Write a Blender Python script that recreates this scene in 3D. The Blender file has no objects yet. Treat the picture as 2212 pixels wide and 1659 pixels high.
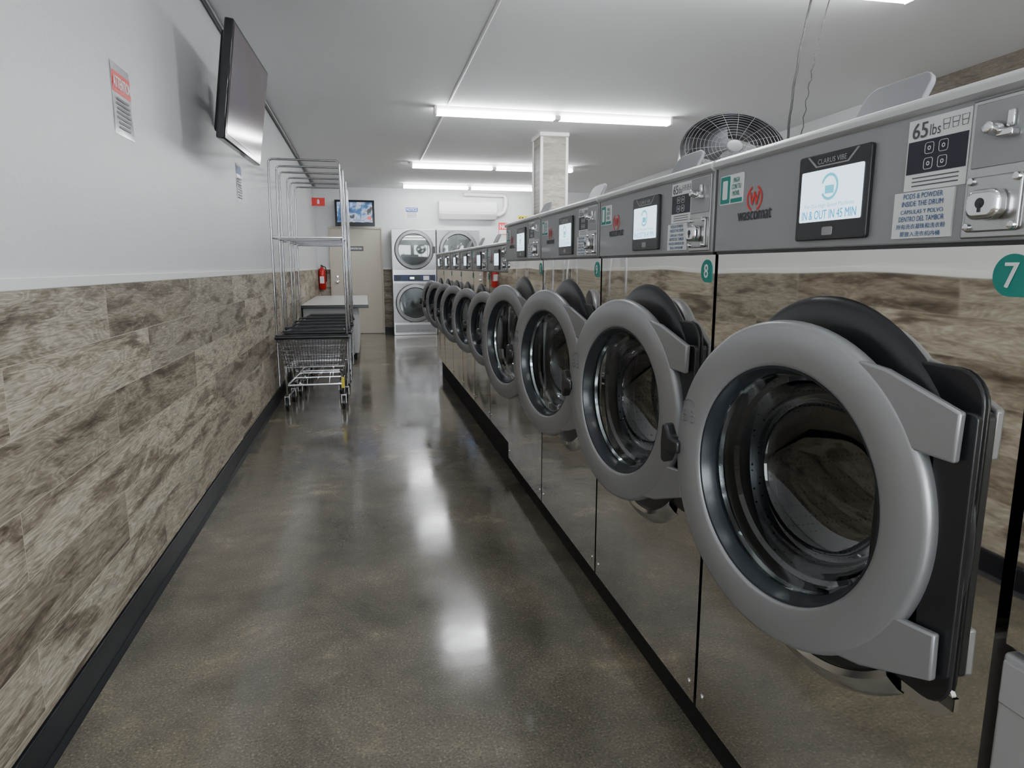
import bpy, bmesh, math, random
from mathutils import Vector, Matrix
random.seed(3)
SC = bpy.context.scene
C = SC.collection
H = 1.3
PI = math.pi
R = math.radians
# ---------------------------------------------------------------- camera
f_px = 1470.0
th, pt = R(12.03), R(9.82)
Fv = Vector((math.sin(th)*math.cos(pt), math.cos(th)*math.cos(pt), -math.sin(pt)))
Rv = Vector((math.cos(th), -math.sin(th), 0))
Uv = Rv.cross(Fv)
cam_d = bpy.data.cameras.new('camera'); cam = bpy.data.objects.new('camera', cam_d); C.objects.link(cam)
cam_d.sensor_width = 36; cam_d.lens = f_px/2212*36; cam_d.clip_start = 0.02
M3 = Matrix((Rv, Uv, -Fv)).transposed()
cam.matrix_world = Matrix.Translation((0, 0, H)) @ M3.to_4x4()
SC.camera = cam

def at(px, py, X=None, Y=None, Z=None):
    d = Fv + Rv*((px-1106)/f_px) + Uv*((829.5-py)/f_px)
    if Y is not None: s = Y/d.y
    elif X is not None: s = X/d.x
    else: s = (Z-H)/d.z
    return Vector((0, 0, H)) + d*s

# ---------------------------------------------------------------- materials
MATS = {}
def pm(name, col, rough=.5, metal=0, spec=.5, coat=0, emis=None, estr=0):
    m = bpy.data.materials.new(name); m.use_nodes = True
    b = m.node_tree.nodes['Principled BSDF']
    b.inputs['Base Color'].default_value = (*col, 1); b.inputs['Roughness'].default_value = rough
    b.inputs['Metallic'].default_value = metal; b.inputs['Specular IOR Level'].default_value = spec
    b.inputs['Coat Weight'].default_value = coat
    if emis: b.inputs['Emission Color'].default_value = (*emis, 1); b.inputs['Emission Strength'].default_value = estr
    MATS[name] = m
    return m
def nd(m, t, **kw):
    n = m.node_tree.nodes.new(t)
    for k, v in kw.items(): setattr(n, k, v)
    return n
def lk(m, a, b): m.node_tree.links.new(a, b)
def ramp(m, stops):
    n = nd(m, 'ShaderNodeValToRGB'); e = n.color_ramp.elements
    while len(e) > 1: e.remove(e[-1])
    e[0].position = stops[0][0]; e[0].color = (*stops[0][1], 1)
    for p, c in stops[1:]:
        x = e.new(p); x.color = (*c, 1)
    return n
def math_n(m, op, a, b=None):
    n = nd(m, 'ShaderNodeMath', operation=op)
    for i, v in enumerate((a, b)):
        if v is None: continue
        if isinstance(v, (int, float)): n.inputs[i].default_value = v
        else: lk(m, v, n.inputs[i])
    return n.outputs[0]
def bump(m, height, strength, dist=.01):
    b = m.node_tree.nodes['Principled BSDF']
    n = nd(m, 'ShaderNodeBump'); n.inputs['Strength'].default_value = strength; n.inputs['Distance'].default_value = dist
    lk(m, height, n.inputs['Height']); lk(m, n.outputs[0], b.inputs['Normal'])
def noisy(m, scale, strength, dist=.01, detail=3):
    tc = nd(m, 'ShaderNodeTexCoord'); n = nd(m, 'ShaderNodeTexNoise')
    n.inputs['Scale'].default_value = scale; n.inputs['Detail'].default_value = detail
    lk(m, tc.outputs['Object'], n.inputs['Vector']); bump(m, n.outputs[0], strength, dist)

def wood_mat(name, axis, pale=0, tone=(.52, .51, .48)):
    m = pm(name, (.4, .35, .3), .5, spec=.35); b = m.node_tree.nodes['Principled BSDF']
    tc = nd(m, 'ShaderNodeTexCoord'); sx = nd(m, 'ShaderNodeSeparateXYZ'); lk(m, tc.outputs['Object'], sx.inputs[0])
    A = sx.outputs[axis]; Z = sx.outputs['Z']
    v = nd(m, 'ShaderNodeCombineXYZ'); lk(m, math_n(m, 'ADD', A, 20.0), v.inputs[0]); lk(m, math_n(m, 'ADD', Z, .042), v.inputs[1])
    br = nd(m, 'ShaderNodeTexBrick', offset=.37, offset_frequency=2)
    br.inputs['Color1'].default_value = (0, 0, 0, 1); br.inputs['Color2'].default_value = (1, 1, 1, 1); br.inputs['Mortar'].default_value = (.5, .5, .5, 1)
    br.inputs['Scale'].default_value = 1; br.inputs['Mortar Size'].default_value = .0012; br.inputs['Mortar Smooth'].default_value = .1
    br.inputs['Brick Width'].default_value = 1.15; br.inputs['Row Height'].default_value = .183
    lk(m, v.outputs[0], br.inputs['Vector'])
    rnd = br.outputs['Color']
    # cloudy weathered bands, stretched along the plank
    v2 = nd(m, 'ShaderNodeCombineXYZ'); lk(m, math_n(m, 'MULTIPLY', A, 1.5), v2.inputs[0]); lk(m, math_n(m, 'MULTIPLY', Z, 8.0), v2.inputs[1])
    n1 = nd(m, 'ShaderNodeTexNoise', noise_dimensions='4D'); lk(m, v2.outputs[0], n1.inputs['Vector']); lk(m, math_n(m, 'MULTIPLY', rnd, 41.0), n1.inputs['W'])
    n1.inputs['Scale'].default_value = 1.25; n1.inputs['Detail'].default_value = 12; n1.inputs['Roughness'].default_value = .72; n1.inputs['Distortion'].default_value = .7
    r1 = ramp(m, [(.30, (.055, .044, .034)), (.38, (.125, .10, .077)), (.44, (.235, .20, .16)), (.49, (.40, .362, .30)), (.55, (.52, .485, .415)), (.60, (.35, .318, .265)), (.66, (.50, .468, .405)), (.74, (.64, .615, .55)), (.85, (.48, .455, .40))])
    lk(m, n1.outputs[0], r1.inputs[0])
    # contour-like cathedral grain
    v4 = nd(m, 'ShaderNodeCombineXYZ'); lk(m, math_n(m, 'MULTIPLY', A, 1.1), v4.inputs[0]); lk(m, math_n(m, 'MULTIPLY', Z, 6.0), v4.inputs[1])
    n5 = nd(m, 'ShaderNodeTexNoise', noise_dimensions='4D'); lk(m, v4.outputs[0], n5.inputs['Vector']); lk(m, math_n(m, 'MULTIPLY', rnd, 23.0), n5.inputs['W'])
    n5.inputs['Scale'].default_value = 1.4; n5.inputs['Detail'].default_value = 3
    cont = math_n(m, 'SINE', math_n(m, 'MULTIPLY', n5.outputs[0], 170.0))
    r4 = ramp(m, [(0, (.66, .62, .58)), (.6, (1, 1, 1))]); lk(m, cont, r4.inputs[0])
    v3 = nd(m, 'ShaderNodeCombineXYZ'); lk(m, math_n(m, 'MULTIPLY', A, 7), v3.inputs[0]); lk(m, math_n(m, 'MULTIPLY', Z, 120), v3.inputs[1])
    n2 = nd(m, 'ShaderNodeTexNoise', noise_dimensions='4D'); lk(m, v3.outputs[0], n2.inputs['Vector']); lk(m, math_n(m, 'MULTIPLY', rnd, 13.0), n2.inputs['W'])
    n2.inputs['Scale'].default_value = 1.6; n2.inputs['Detail'].default_value = 5; n2.inputs['Distortion'].default_value = .8
    r2 = ramp(m, [(.34, (.46, .44, .41)), (.52, (1, 1, 1))]); lk(m, n2.outputs[0], r2.inputs[0])
    def mul(a, c, f=1.0):
        mx = nd(m, 'ShaderNodeMix', data_type='RGBA', blend_type='MULTIPLY'); mx.inputs[0].default_value = f
        lk(m, a, mx.inputs[6]); lk(m, c, mx.inputs[7]); return mx.outputs[2]
    r3 = ramp(m, [(0, (.60, .565, .51)), (.3, (.95, .925, .87)), (.6, (1.2, 1.185, 1.13)), (1, (.78, .775, .74))]); lk(m, rnd, r3.inputs[0])
    col = mul(mul(mul(r1.outputs[0], r2.outputs[0], .85), r4.outputs[0], .7), r3.outputs[0])
    mx3 = nd(m, 'ShaderNodeMix', data_type='RGBA'); lk(m, br.outputs['Fac'], mx3.inputs[0]); lk(m, col, mx3.inputs[6]); mx3.inputs[7].default_value = (.50, .45, .37, 1)
    out = mx3.outputs[2]
    if pale:
        mx4 = nd(m, 'ShaderNodeMix', data_type='RGBA'); mx4.inputs[0].default_value = pale; lk(m, out, mx4.inputs[6]); mx4.inputs[7].default_value = (*tone, 1); out = mx4.outputs[2]
    lk(m, out, b.inputs['Base Color'])
    bump(m, n2.outputs[0], .3, .003)
    return m
wood_y = wood_mat('rustic_planks_along_y', 'Y'); wood_x = wood_mat('rustic_planks_along_x', 'X'); wood_p = wood_mat('pale_rustic_planks', 'X', .35, (.36, .35, .33)); wood_d = wood_mat('dark_rustic_planks', 'Y', .5, (.12, .10, .085))

paint = pm('white_wall_paint', (.74, .745, .75), .42); noisy(paint, 55, .3, .004)
ceil_m = pm('ceiling_paint', (.78, .785, .79), .8); noisy(ceil_m, 40, .2, .004)
trim_w = pm('white_trim', (.88, .88, .85), .4)
black_base = pm('black_vinyl', (.008, .009, .012), .45, spec=.3)

floor_m = pm('polished_concrete', (.15, .13, .1), .2, spec=.8)
def build_floor():
    m = floor_m; b = m.node_tree.nodes['Principled BSDF']
    tc = nd(m, 'ShaderNodeTexCoord')
    n = nd(m, 'ShaderNodeTexNoise'); n.inputs['Scale'].default_value = 1.7; n.inputs['Detail'].default_value = 12; n.inputs['Roughness'].default_value = .74; n.inputs['Distortion'].default_value = .3
    lk(m, tc.outputs['Object'], n.inputs['Vector'])
    r = ramp(m, [(.3, (.075, .068, .053)), (.42, (.115, .104, .081)), (.5, (.145, .13, .10)), (.57, (.175, .153, .115)), (.68, (.33, .27, .185))]); lk(m, n.outputs[0], r.inputs[0])
    s = nd(m, 'ShaderNodeTexNoise'); s.inputs['Scale'].default_value = 130; s.inputs['Detail'].default_value = 4; s.inputs['Roughness'].default_value = .75; lk(m, tc.outputs['Object'], s.inputs['Vector'])
    rs = ramp(m, [(.3, (.25, .24, .23)), (.41, (.8, .8, .8)), (.5, (1, 1, 1)), (.58, (1.1, 1.1, 1.1)), (.66, (2.4, 2.3, 2.1))]); lk(m, s.outputs[0], rs.inputs[0])
    mx = nd(m, 'ShaderNodeMix', data_type='RGBA', blend_type='MULTIPLY'); mx.inputs[0].default_value = 1
    lk(m, r.outputs[0], mx.inputs[6]); lk(m, rs.outputs[0], mx.inputs[7]); lk(m, mx.outputs[2], b.inputs['Base Color'])
    n3 = nd(m, 'ShaderNodeTexNoise'); n3.inputs['Scale'].default_value = 2.2; n3.inputs['Detail'].default_value = 5; lk(m, tc.outputs['Object'], n3.inputs['Vector'])
    r3 = ramp(m, [(.35, (.09, .09, .09)), (.65, (.19, .19, .19))]); lk(m, n3.outputs[0], r3.inputs[0]); lk(m, r3.outputs[0], b.inputs['Roughness'])
    n4 = nd(m, 'ShaderNodeTexNoise'); n4.inputs['Scale'].default_value = 9; n4.inputs['Detail'].default_value = 3; lk(m, tc.outputs['Object'], n4.inputs['Vector'])
    bump(m, n4.outputs[0], .1, .004)
build_floor()

steel = pm('mirror_stainless', (.80, .775, .73), .03, 1); noisy(steel, 2.6, .30, .02, 0)
steel_b = pm('brushed_stainless', (.5, .5, .5), .28, 1)
chrome = pm('chrome', (.78, .78, .79), .1, 1)
cart_chrome = pm('cart_chrome', (.66, .66, .68), .14, 1)
pole_chrome = pm('rack_chrome', (.46, .46, .48), .12, 1)
panel_m = pm('grey_control_panel', (.33, .335, .345), .38, .3)
cover_m = pm('light_silver_cover', (.6, .6, .6), .3, .3)
ring_m = pm('silver_door_ring', (.32, .322, .33), .36, .5); noisy(ring_m, 300, .05, .001)
rim_dark = pm('dark_slate_rim', (.025, .03, .037), .25)
blk = pm('black_plastic', (.016, .016, .018), .28)
blk_gloss = pm('gloss_black', (.01, .01, .011), .1)
blk_matte = pm('matte_black', (.02, .02, .02), .7, spec=.2)
white_m = pm('white_card', (.85, .86, .87), .35)
navy = pm('navy_print', (.012, .016, .03), .4)
blue_ink = pm('blue_ink', (.05, .12, .3), .5)
red_m = pm('red_print', (.75, .035, .03), .45)
grn = pm('green_print', (.0, .24, .2), .4)
grey_ink = pm('grey_ink', (.10, .10, .11), .5)
logo_ink = pm('logo_ink', (.05, .05, .055), .5)
cream = pm('cream_paint', (.60, .55, .46), .45)
plast_w = pm('white_plastic', (.8, .8, .79), .35)
laminate = pm('white_laminate', (.72, .72, .7), .3)
yel = pm('yellow_print', (.8, .65, .03), .4)
tube_m = pm('fluorescent_tube', (1, 1, 1), .4, emis=(.96, .98, 1), estr=56)
disp_m = pm('lit_display', (.1, .1, .1), .2, emis=(.68, .87, 1), estr=2.2)
cyan_m = pm('cyan_print', (0, .1, .12), .3, emis=(.0, .45, .85), estr=1.1)
pale_m = pm('pale_cyan_print', (0, .1, .12), .3, emis=(.15, .7, .9), estr=1.2)
lid_m = pm('grey_plastic_lid', (.20, .205, .22), .35)

drum_m = pm('perforated_drum', (.1, .1, .1), .35, 1)
def build_drum():
    m = drum_m; b = m.node_tree.nodes['Principled BSDF']; tc = nd(m, 'ShaderNodeTexCoord'); v = nd(m, 'ShaderNodeTexVoronoi'); v.inputs['Scale'].default_value = 75; v.inputs['Randomness'].default_value = .1
    lk(m, tc.outputs['Object'], v.inputs['Vector']); r = ramp(m, [(.16, (.006, .006, .006)), (.24, (.06, .061, .065))]); lk(m, v.outputs['Distance'], r.inputs[0]); lk(m, r.outputs[0], b.inputs['Base Color'])
build_drum()

def glass_mat(name, tint, lo=.06, hi=.75, power=1.0):
    m = bpy.data.materials.new(name); m.use_nodes = True; nt = m.node_tree
    for n in list(nt.nodes): nt.nodes.remove(n)
    o = nd(m, 'ShaderNodeOutputMaterial'); t = nd(m, 'ShaderNodeBsdfTransparent'); g = nd(m, 'ShaderNodeBsdfGlossy'); g.inputs['Roughness'].default_value = .03
    t.inputs[0].default_value = (*tint, 1)
    lw = nd(m, 'ShaderNodeLayerWeight'); lw.inputs['Blend'].default_value = .5
    mr = nd(m, 'ShaderNodeMapRange'); lk(m, math_n(m, 'POWER', lw.outputs['Facing'], power), mr.inputs[0]); mr.inputs['To Min'].default_value = lo; mr.inputs['To Max'].default_value = hi
    mx = nd(m, 'ShaderNodeMixShader'); lk(m, mr.outputs[0], mx.inputs[0]); lk(m, t.outputs[0], mx.inputs[1]); lk(m, g.outputs[0], mx.inputs[2]); lk(m, mx.outputs[0], o.inputs[0])
    return m
glass = glass_mat('door_glass', (.72, .75, .76), .05, .9, 1.5); glass_d = glass_mat('dryer_glass', (.4, .42, .43), .12, .8)
pane_m = glass_mat('window_glass', (.95, .97, .97), .03, .3)

tv_m = pm('tv_picture', (.01, .01, .01), .12)
def build_tv(m, stops, scale, strg):
    b = m.node_tree.nodes['Principled BSDF']; tc = nd(m, 'ShaderNodeTexCoord'); n = nd(m, 'ShaderNodeTexNoise'); n.inputs['Scale'].default_value = scale; n.inputs['Detail'].default_value = 3
    lk(m, tc.outputs['Object'], n.inputs['Vector']); r = ramp(m, stops); lk(m, n.outputs[0], r.inputs[0]); lk(m, r.outputs[0], b.inputs['Emission Color']); b.inputs['Emission Strength'].default_value = strg
build_tv(tv_m, [(.3, (.10, .06, .07)), (.5, (.17, .12, .13)), (.65, (.14, .11, .17))], 1.5, .35)
tv2_m = pm('tv_news_picture', (.01, .01, .01), .2)
build_tv(tv2_m, [(.35, (.01, .04, .14)), (.48, (.06, .2, .5)), (.56, (.6, .7, .9)), (.64, (.05, .05, .07))], 6, .9)

# ---------------------------------------------------------------- mesh builder
class MB:
    def __init__(s): s.bm = bmesh.new()
    def face(s, pts):
        return s.bm.faces.new([s.bm.verts.new(p) for p in pts])
    def box(s, x0, x1, y0, y1, z0, z1):
        v = [s.bm.verts.new((x, y, z)) for x in (x0, x1) for y in (y0, y1) for z in (z0, z1)]
        for f in ((0, 1, 3, 2), (4, 6, 7, 5), (0, 4, 5, 1), (2, 3, 7, 6), (0, 2, 6, 4), (1, 5, 7, 3)): s.bm.faces.new([v[i] for i in f])
        return s
    def hexa(s, lo, hi):
        a = [s.bm.verts.new(p) for p in lo]; b = [s.bm.verts.new(p) for p in hi]; n = len(a)
        s.bm.faces.new(a[::-1]); s.bm.faces.new(b)
        for i in range(n): s.bm.faces.new((a[i], a[(i+1) % n], b[(i+1) % n], b[i]))
        return s
    def tube(s, pts, r, seg=8, closed=False):
        pts = [Vector(p) for p in pts]; n = len(pts); rings = []; ref = None
        for i, p in enumerate(pts):
            if closed: t = (pts[(i+1) % n]-pts[i-1]).normalized()
            else: t = (pts[min(i+1, n-1)]-pts[max(i-1, 0)]).normalized()
            if ref is None:
                ref = Vector((0, 0, 1)) if abs(t.z) < .9 else Vector((1, 0, 0))
            a = (ref - t*ref.dot(t)).normalized(); ref = a; b = t.cross(a)
            rings.append([s.bm.verts.new(p + a*(r*math.cos(k*2*PI/seg)) + b*(r*math.sin(k*2*PI/seg))) for k in range(seg)])
        m = n if closed else n-1
        for i in range(m):
            A, B = rings[i], rings[(i+1) % n]
            for k in range(seg): s.bm.faces.new((A[k], A[(k+1) % seg], B[(k+1) % seg], B[k]))
        if not closed: s.bm.faces.new(rings[0][::-1]); s.bm.faces.new(rings[-1])
        return s
    def cyl(s, p0, p1, r, seg=16): return s.tube([p0, p1], r, seg)
    def lathe(s, prof, c=(0, 0, 0), axis='x', seg=48, closed=False, a0=0, a1=2*PI):
        full = abs(a1-a0-2*PI) < 1e-4; cnt = seg if full else seg+1; rows = []
        for i in range(cnt):
            a = a0+(a1-a0)*i/seg; ca, sa = math.cos(a), math.sin(a); row = []
            for r, t in prof:
                if axis == 'x': p = (c[0]+t, c[1]+r*ca, c[2]+r*sa)
                elif axis == 'y': p = (c[0]+r*ca, c[1]+t, c[2]+r*sa)
                else: p = (c[0]+r*ca, c[1]+r*sa, c[2]+t)
                row.append(s.bm.verts.new(p))
            rows.append(row)
        n = len(prof); m = n if closed else n-1
        for i in range(seg):
            A, B = rows[i], rows[(i+1) % cnt]
            for k in range(m):
                s.bm.faces.new((A[k], A[(k+1) % n], B[(k+1) % n], B[k]))
        bmesh.ops.remove_doubles(s.bm, verts=s.bm.verts, dist=1e-6)
        return s
    def prism(s, poly, t0, t1, plane='x'):
        def P(a, b, t): return {'x': (t, a, b), 'y': (a, t, b), 'z': (a, b, t)}[plane]
        return s.hexa([P(a, b, t0) for a, b in poly], [P(a, b, t1) for a, b in poly])
    def build(s, name, mat, parent=None, bevel=0, seg=2, loc=None, recalc=True):
        if recalc: bmesh.ops.recalc_face_normals(s.bm, faces=s.bm.faces)
        me = bpy.data.meshes.new(name); s.bm.to_mesh(me); s.bm.free()
        me.polygons.foreach_set('use_smooth', [True]*len(me.polygons)); me.set_sharp_from_angle(angle=R(38))
        me.materials.append(mat)
        o = bpy.data.objects.new(name, me); C.objects.link(o)
        if parent: o.parent = parent
        if loc: o.location = loc
        if bevel:
            b = o.modifiers.new('bevel', 'BEVEL'); b.width = bevel; b.segments = seg; b.limit_method = 'ANGLE'; b.angle_limit = R(40)
        return o
def rrect(a0, a1, b0, b1, r, n=6):
    pts = []
    for cx, cy, s in ((a1-r, b1-r, 0), (a0+r, b1-r, 90), (a0+r, b0+r, 180), (a1-r, b0+r, 270)):
        for i in range(n+1):
            a = R(s+90*i/n); pts.append((cx+r*math.cos(a), cy+r*math.sin(a)))
    return pts
def thing(name, label, cat, loc=(0, 0, 0), rz=0, group=None):
    o = bpy.data.objects.new(name, None); o.empty_display_size = .1; C.objects.link(o); o.location = loc; o.rotation_euler = (0, 0, rz)
    return tag(o, label, cat, group)
def tag(o, label, cat, group=None):
    o['label'] = label; o['category'] = cat
    if group: o['group'] = group
    return o
def struct(o): o['kind'] = 'structure'; return o
def dup(o, parent=None):
    kids = list(o.children); c = o.copy(); C.objects.link(c); c.parent = parent
    for k in kids: dup(k, c)
    return c
# ---------------------------------------------------------------- lettering
TC = {}
def unit_text(body):
    if body in TC: return TC[body]
    cu = bpy.data.curves.new('lettering', 'FONT'); cu.body = body; cu.align_x = 'CENTER'; cu.resolution_u = 3; cu.space_line = .95
    o = bpy.data.objects.new('tmp', cu); C.objects.link(o)
    dg = bpy.context.evaluated_depsgraph_get(); dg.update()
    me = bpy.data.meshes.new_from_object(o.evaluated_get(dg))
    vs = [v.co.copy() for v in me.vertices]; fs = [list(p.vertices) for p in me.polygons]
    bpy.data.objects.remove(o); bpy.data.curves.remove(cu); bpy.data.meshes.remove(me)
    if vs:
        x0 = min(v.x for v in vs); x1 = max(v.x for v in vs); y0 = min(v.y for v in vs); y1 = max(v.y for v in vs)
        vs = [((v.x-(x0+x1)/2)/max(x1-x0, 1e-6), (v.y-(y0+y1)/2)/max(y1-y0, 1e-6)) for v in vs]
    TC[body] = (vs, fs)
    return TC[body]
AX = {'washer': (Vector((0, -1, 0)), Vector((0, 0, 1))), 'left': (Vector((0, 1, 0)), Vector((0, 0, 1))), 'far': (Vector((1, 0, 0)), Vector((0, 0, 1)))}
def txt(body, o, face, w, h, mat, parent=None, name='lettering', thick=0):
    vs, fs = unit_text(body); r, u = AX[face] if isinstance(face, str) else face; o = Vector(o)
    me = bpy.data.meshes.new(name)
    if thick: w -= thick; o = o - r*(thick/2)
    pts = [tuple(o + r*(x*w) + u*(y*h)) for x, y in vs]; me.from_pydata(pts, [], fs)
    if thick:   # bolder strokes: second copy shifted, a hair in front
        nrm = r.cross(u)*.00025
        pts2 = [tuple(Vector(p) + r*thick + nrm) for p in pts]; n = len(pts)
        me.clear_geometry(); me.from_pydata(pts+pts2, [], fs+[[i+n for i in q] for q in fs])
    me.materials.append(mat); ob = bpy.data.objects.new(name, me); C.objects.link(ob)
    if parent: ob.parent = parent
    return ob

# ================================================================ ROOM
XL = -.88; XR = 4.73; YF = 13.65; YB = -4.0
def zc(y): return 2.887-.0086*y
m = MB(); m.box(XL-.1, XR+.1, YB-.1, YF+.1, -.1, 0); struct(m.build('floor', floor_m))
m = MB(); a, b = YB-.1, YF+.1
m.hexa([(XL-.1, a, zc(a)), (XR+.1, a, zc(a)), (XR+.1, b, zc(b)), (XL-.1, b, zc(b))], [(XL-.1, a, 3.05), (XR+.1, a, 3.05), (XR+.1, b, 3.05), (XL-.1, b, 3.05)])
struct(m.build('ceiling', ceil_m))
def slopewall(x0, x1, z0, name, mat, y0=YB, y1=YF):
    m = MB(); m.hexa([(x0, y0, z0), (x1, y0, z0), (x1, y1, z0), (x0, y1, z0)], [(x0, y0, zc(y0)), (x1, y0, zc(y0)), (x1, y1, zc(y1)), (x0, y1, zc(y1))])
    return struct(m.build(name, mat))
slopewall(XL-.1, XL, 0, 'wall_left', paint)
slopewall(XR, XR+.1, 0, 'wall_right', paint)
slopewall(XR-.02, XR, 0, 'trim_6', wood_d, YB, 5.3)
m = MB(); m.box(XL, XR, YF, YF+.1, 0, zc(YF)); struct(m.build('wall_far', paint))
# unseen shopfront wall behind the viewpoint; two windows added to let fill light in
m = MB(); zt = zc(YB); m.box(XL, XR, YB-.1, YB, 0, .5); m.box(XL, XR, YB-.1, YB, 2.45, zt)
for x0, x1 in ((XL, XL+.15), (1.85, 2.05), (XR-.15, XR)): m.box(x0, x1, YB-.1, YB, .5, 2.45)
struct(m.build('wall_near', paint))
for i, (x0, x1) in enumerate(((XL+.15, 1.85), (2.05, XR-.15))):
    wn = struct(MB().box(x0, x1, YB-.055, YB-.045, .5, 2.45).build('window_%d' % (i+1), pane_m))
    m = MB()
    for a, b in ((x0, x0+.05), (x1-.05, x1), ((x0+x1)/2-.025, (x0+x1)/2+.025)): m.box(a, b, YB-.08, YB-.02, .5, 2.45)
    m.box(x0, x1, YB-.08, YB-.02, .5, .55); m.box(x0, x1, YB-.08, YB-.02, 2.4, 2.45); m.build('window_frame', blk_matte, wn)
al = bpy.data.lights.new('daylight_fill', 'AREA'); al.shape = 'RECTANGLE'; al.size = 5.4; al.size_y = 2.2; al.energy = 480; al.color = (.93, .96, 1)  # area lamp outside the added windows, put there to brighten the room
ao = bpy.data.objects.new('daylight_fill', al); C.objects.link(ao); ao.location = (1.92, YB-.35, 1.5); ao.rotation_euler = (R(90), 0, 0)
# wainscot
m = MB(); m.box(XL, XL+.012, YB, YF, .12, 1.238); struct(m.build('trim_1', wood_y))
m = MB(); m.box(XL, XL+.015, YB, YF, 1.238, 1.272); struct(m.build('trim_2', trim_w, bevel=.003))
m = MB(); m.box(XL, XL+.02, YB, YF, 0, .115); m.prism([(XL+.02, 0), (XL+.035, 0), (XL+.02, .02)], YB, YF, 'y'); struct(m.build('baseboard_left', black_base, bevel=.003))
dx0 = at(718, 600, Y=YF).x; dx1 = at(825, 600, Y=YF).x
for i, (x0, x1) in enumerate(((XL+.02, dx0-.03), (dx1+.03, XR-.02))):
    m = MB(); m.box(x0, x1, YF-.012, YF, .12, 1.238); struct(m.build('trim_3', wood_x))
    m = MB(); m.box(x0, x1, YF-.02, YF, 1.238, 1.272); struct(m.build('trim_4', trim_w))
    m = MB(); m.box(x0, x1, YF-.02, YF, 0, .12); struct(m.build('baseboard_far', black_base))
# door in the far wall
m = MB(); m.box(dx0, dx1, YF-.04, YF-.005, .005, 2.0); dr = struct(m.build('door_1', cream, bevel=.003))
m = MB(); m.box(dx0-.03, dx0, YF-.06, YF, 0, 2.03); m.box(dx1, dx1+.03, YF-.06, YF, 0, 2.03); m.box(dx0, dx1, YF-.06, YF, 2.0, 2.03); m.build('door_frame', cream, dr, .004)
p = at(729, 609, Y=YF-.04)
m = MB(); m.lathe([(0, -.07), (.025, -.065), (.03, -.045), (.012, -.03), (.012, -.01), (.033, -.006), (.033, 0)], (p.x, YF-.04, p.z), 'y', 20); m.build('door_knob', chrome, dr)
m = MB(); m.lathe([(0, -.02), (.024, -.018), (.03, 0)], (p.x, YF-.04, p.z+.1), 'y', 20); m.build('deadbolt', chrome, dr)
p = at(770, 537, Y=YF-.04)
o = MB().box(p.x-.13, p.x+.13, YF-.046, YF-.041, p.z-.045, p.z+.045).build('door_sign', blk)
tag(o, 'small black sign with white lettering on the cream door', 'sign')
txt('EMPLOYEES ONLY', (p.x, YF-.0475, p.z), 'far', .22, .035, white_m, o, thick=.002)

# partition behind the washers
m = MB(); m.box(1.86, 2.16, .2, 8.3, 0, 1.36); struct(m.build('wall_partition', paint))
# plinths under washers
XF = .848
YN = .715; PW = .845
SX = .865; SW = .72; YS = YN+4*PW+.01
m = MB(); m.box(XF+.025, XF+.93, YN-.02, YS-.005, 0, .102); struct(m.build('baseboard_washers', blk_matte, bevel=.004))
m = MB(); m.box(XF+.030, XF+.9, YS, YS+6*SW-.25, 0, .178); struct(m.build('trim_5', blk_matte, bevel=.004))

# pillar
px0, px1, py0, py1 = 1.568*H, 1.80*H, 6.1*H, 6.39*H
m = MB(); m.box(px0, px1, py0, py1, 0, zc(py0)); pil = struct(m.build('wall_pillar', wood_p))
m = MB()
for x in (px0, px1):
    for y in (py0, py1):
        m.box(x-.016, x+.016, y-.016, y+.016, 0, zc(py0)-.05)
m.build('corner_trim', trim_w, pil, .003)
m = MB(); m.box(px0-.025, px1+.025, py0-.025, py1+.025, zc(py0)-.045, zc(py0)-.001); m.build('collar', trim_w, pil, .006)

# ================================================================ WASHERS
def front_with_hole(m, y0, y1, z0, z1, cy, cz, r, x=0, seg=64):
    angs = [2*PI*i/seg for i in range(seg)] + [math.atan2(b-cz, a-cy) % (2*PI) for a in (y0, y1) for b in (z0, z1)]
    angs = sorted(angs); inn = []; out = []
    for a in angs:
        c, s = math.cos(a), math.sin(a); t = []
        if c > 1e-9: t.append((y1-cy)/c)
        if c < -1e-9: t.append((y0-cy)/c)
        if s > 1e-9: t.append((z1-cz)/s)
        if s < -1e-9: t.append((z0-cz)/s)
        t = min(t); inn.append(m.bm.verts.new((x, cy+r*c, cz+r*s))); out.append(m.bm.verts.new((x, cy+t*c, cz+t*s)))
    n = len(angs)
    for i in range(n): m.bm.faces.new((inn[i], inn[(i+1) % n], out[(i+1) % n], out[i]))

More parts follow.
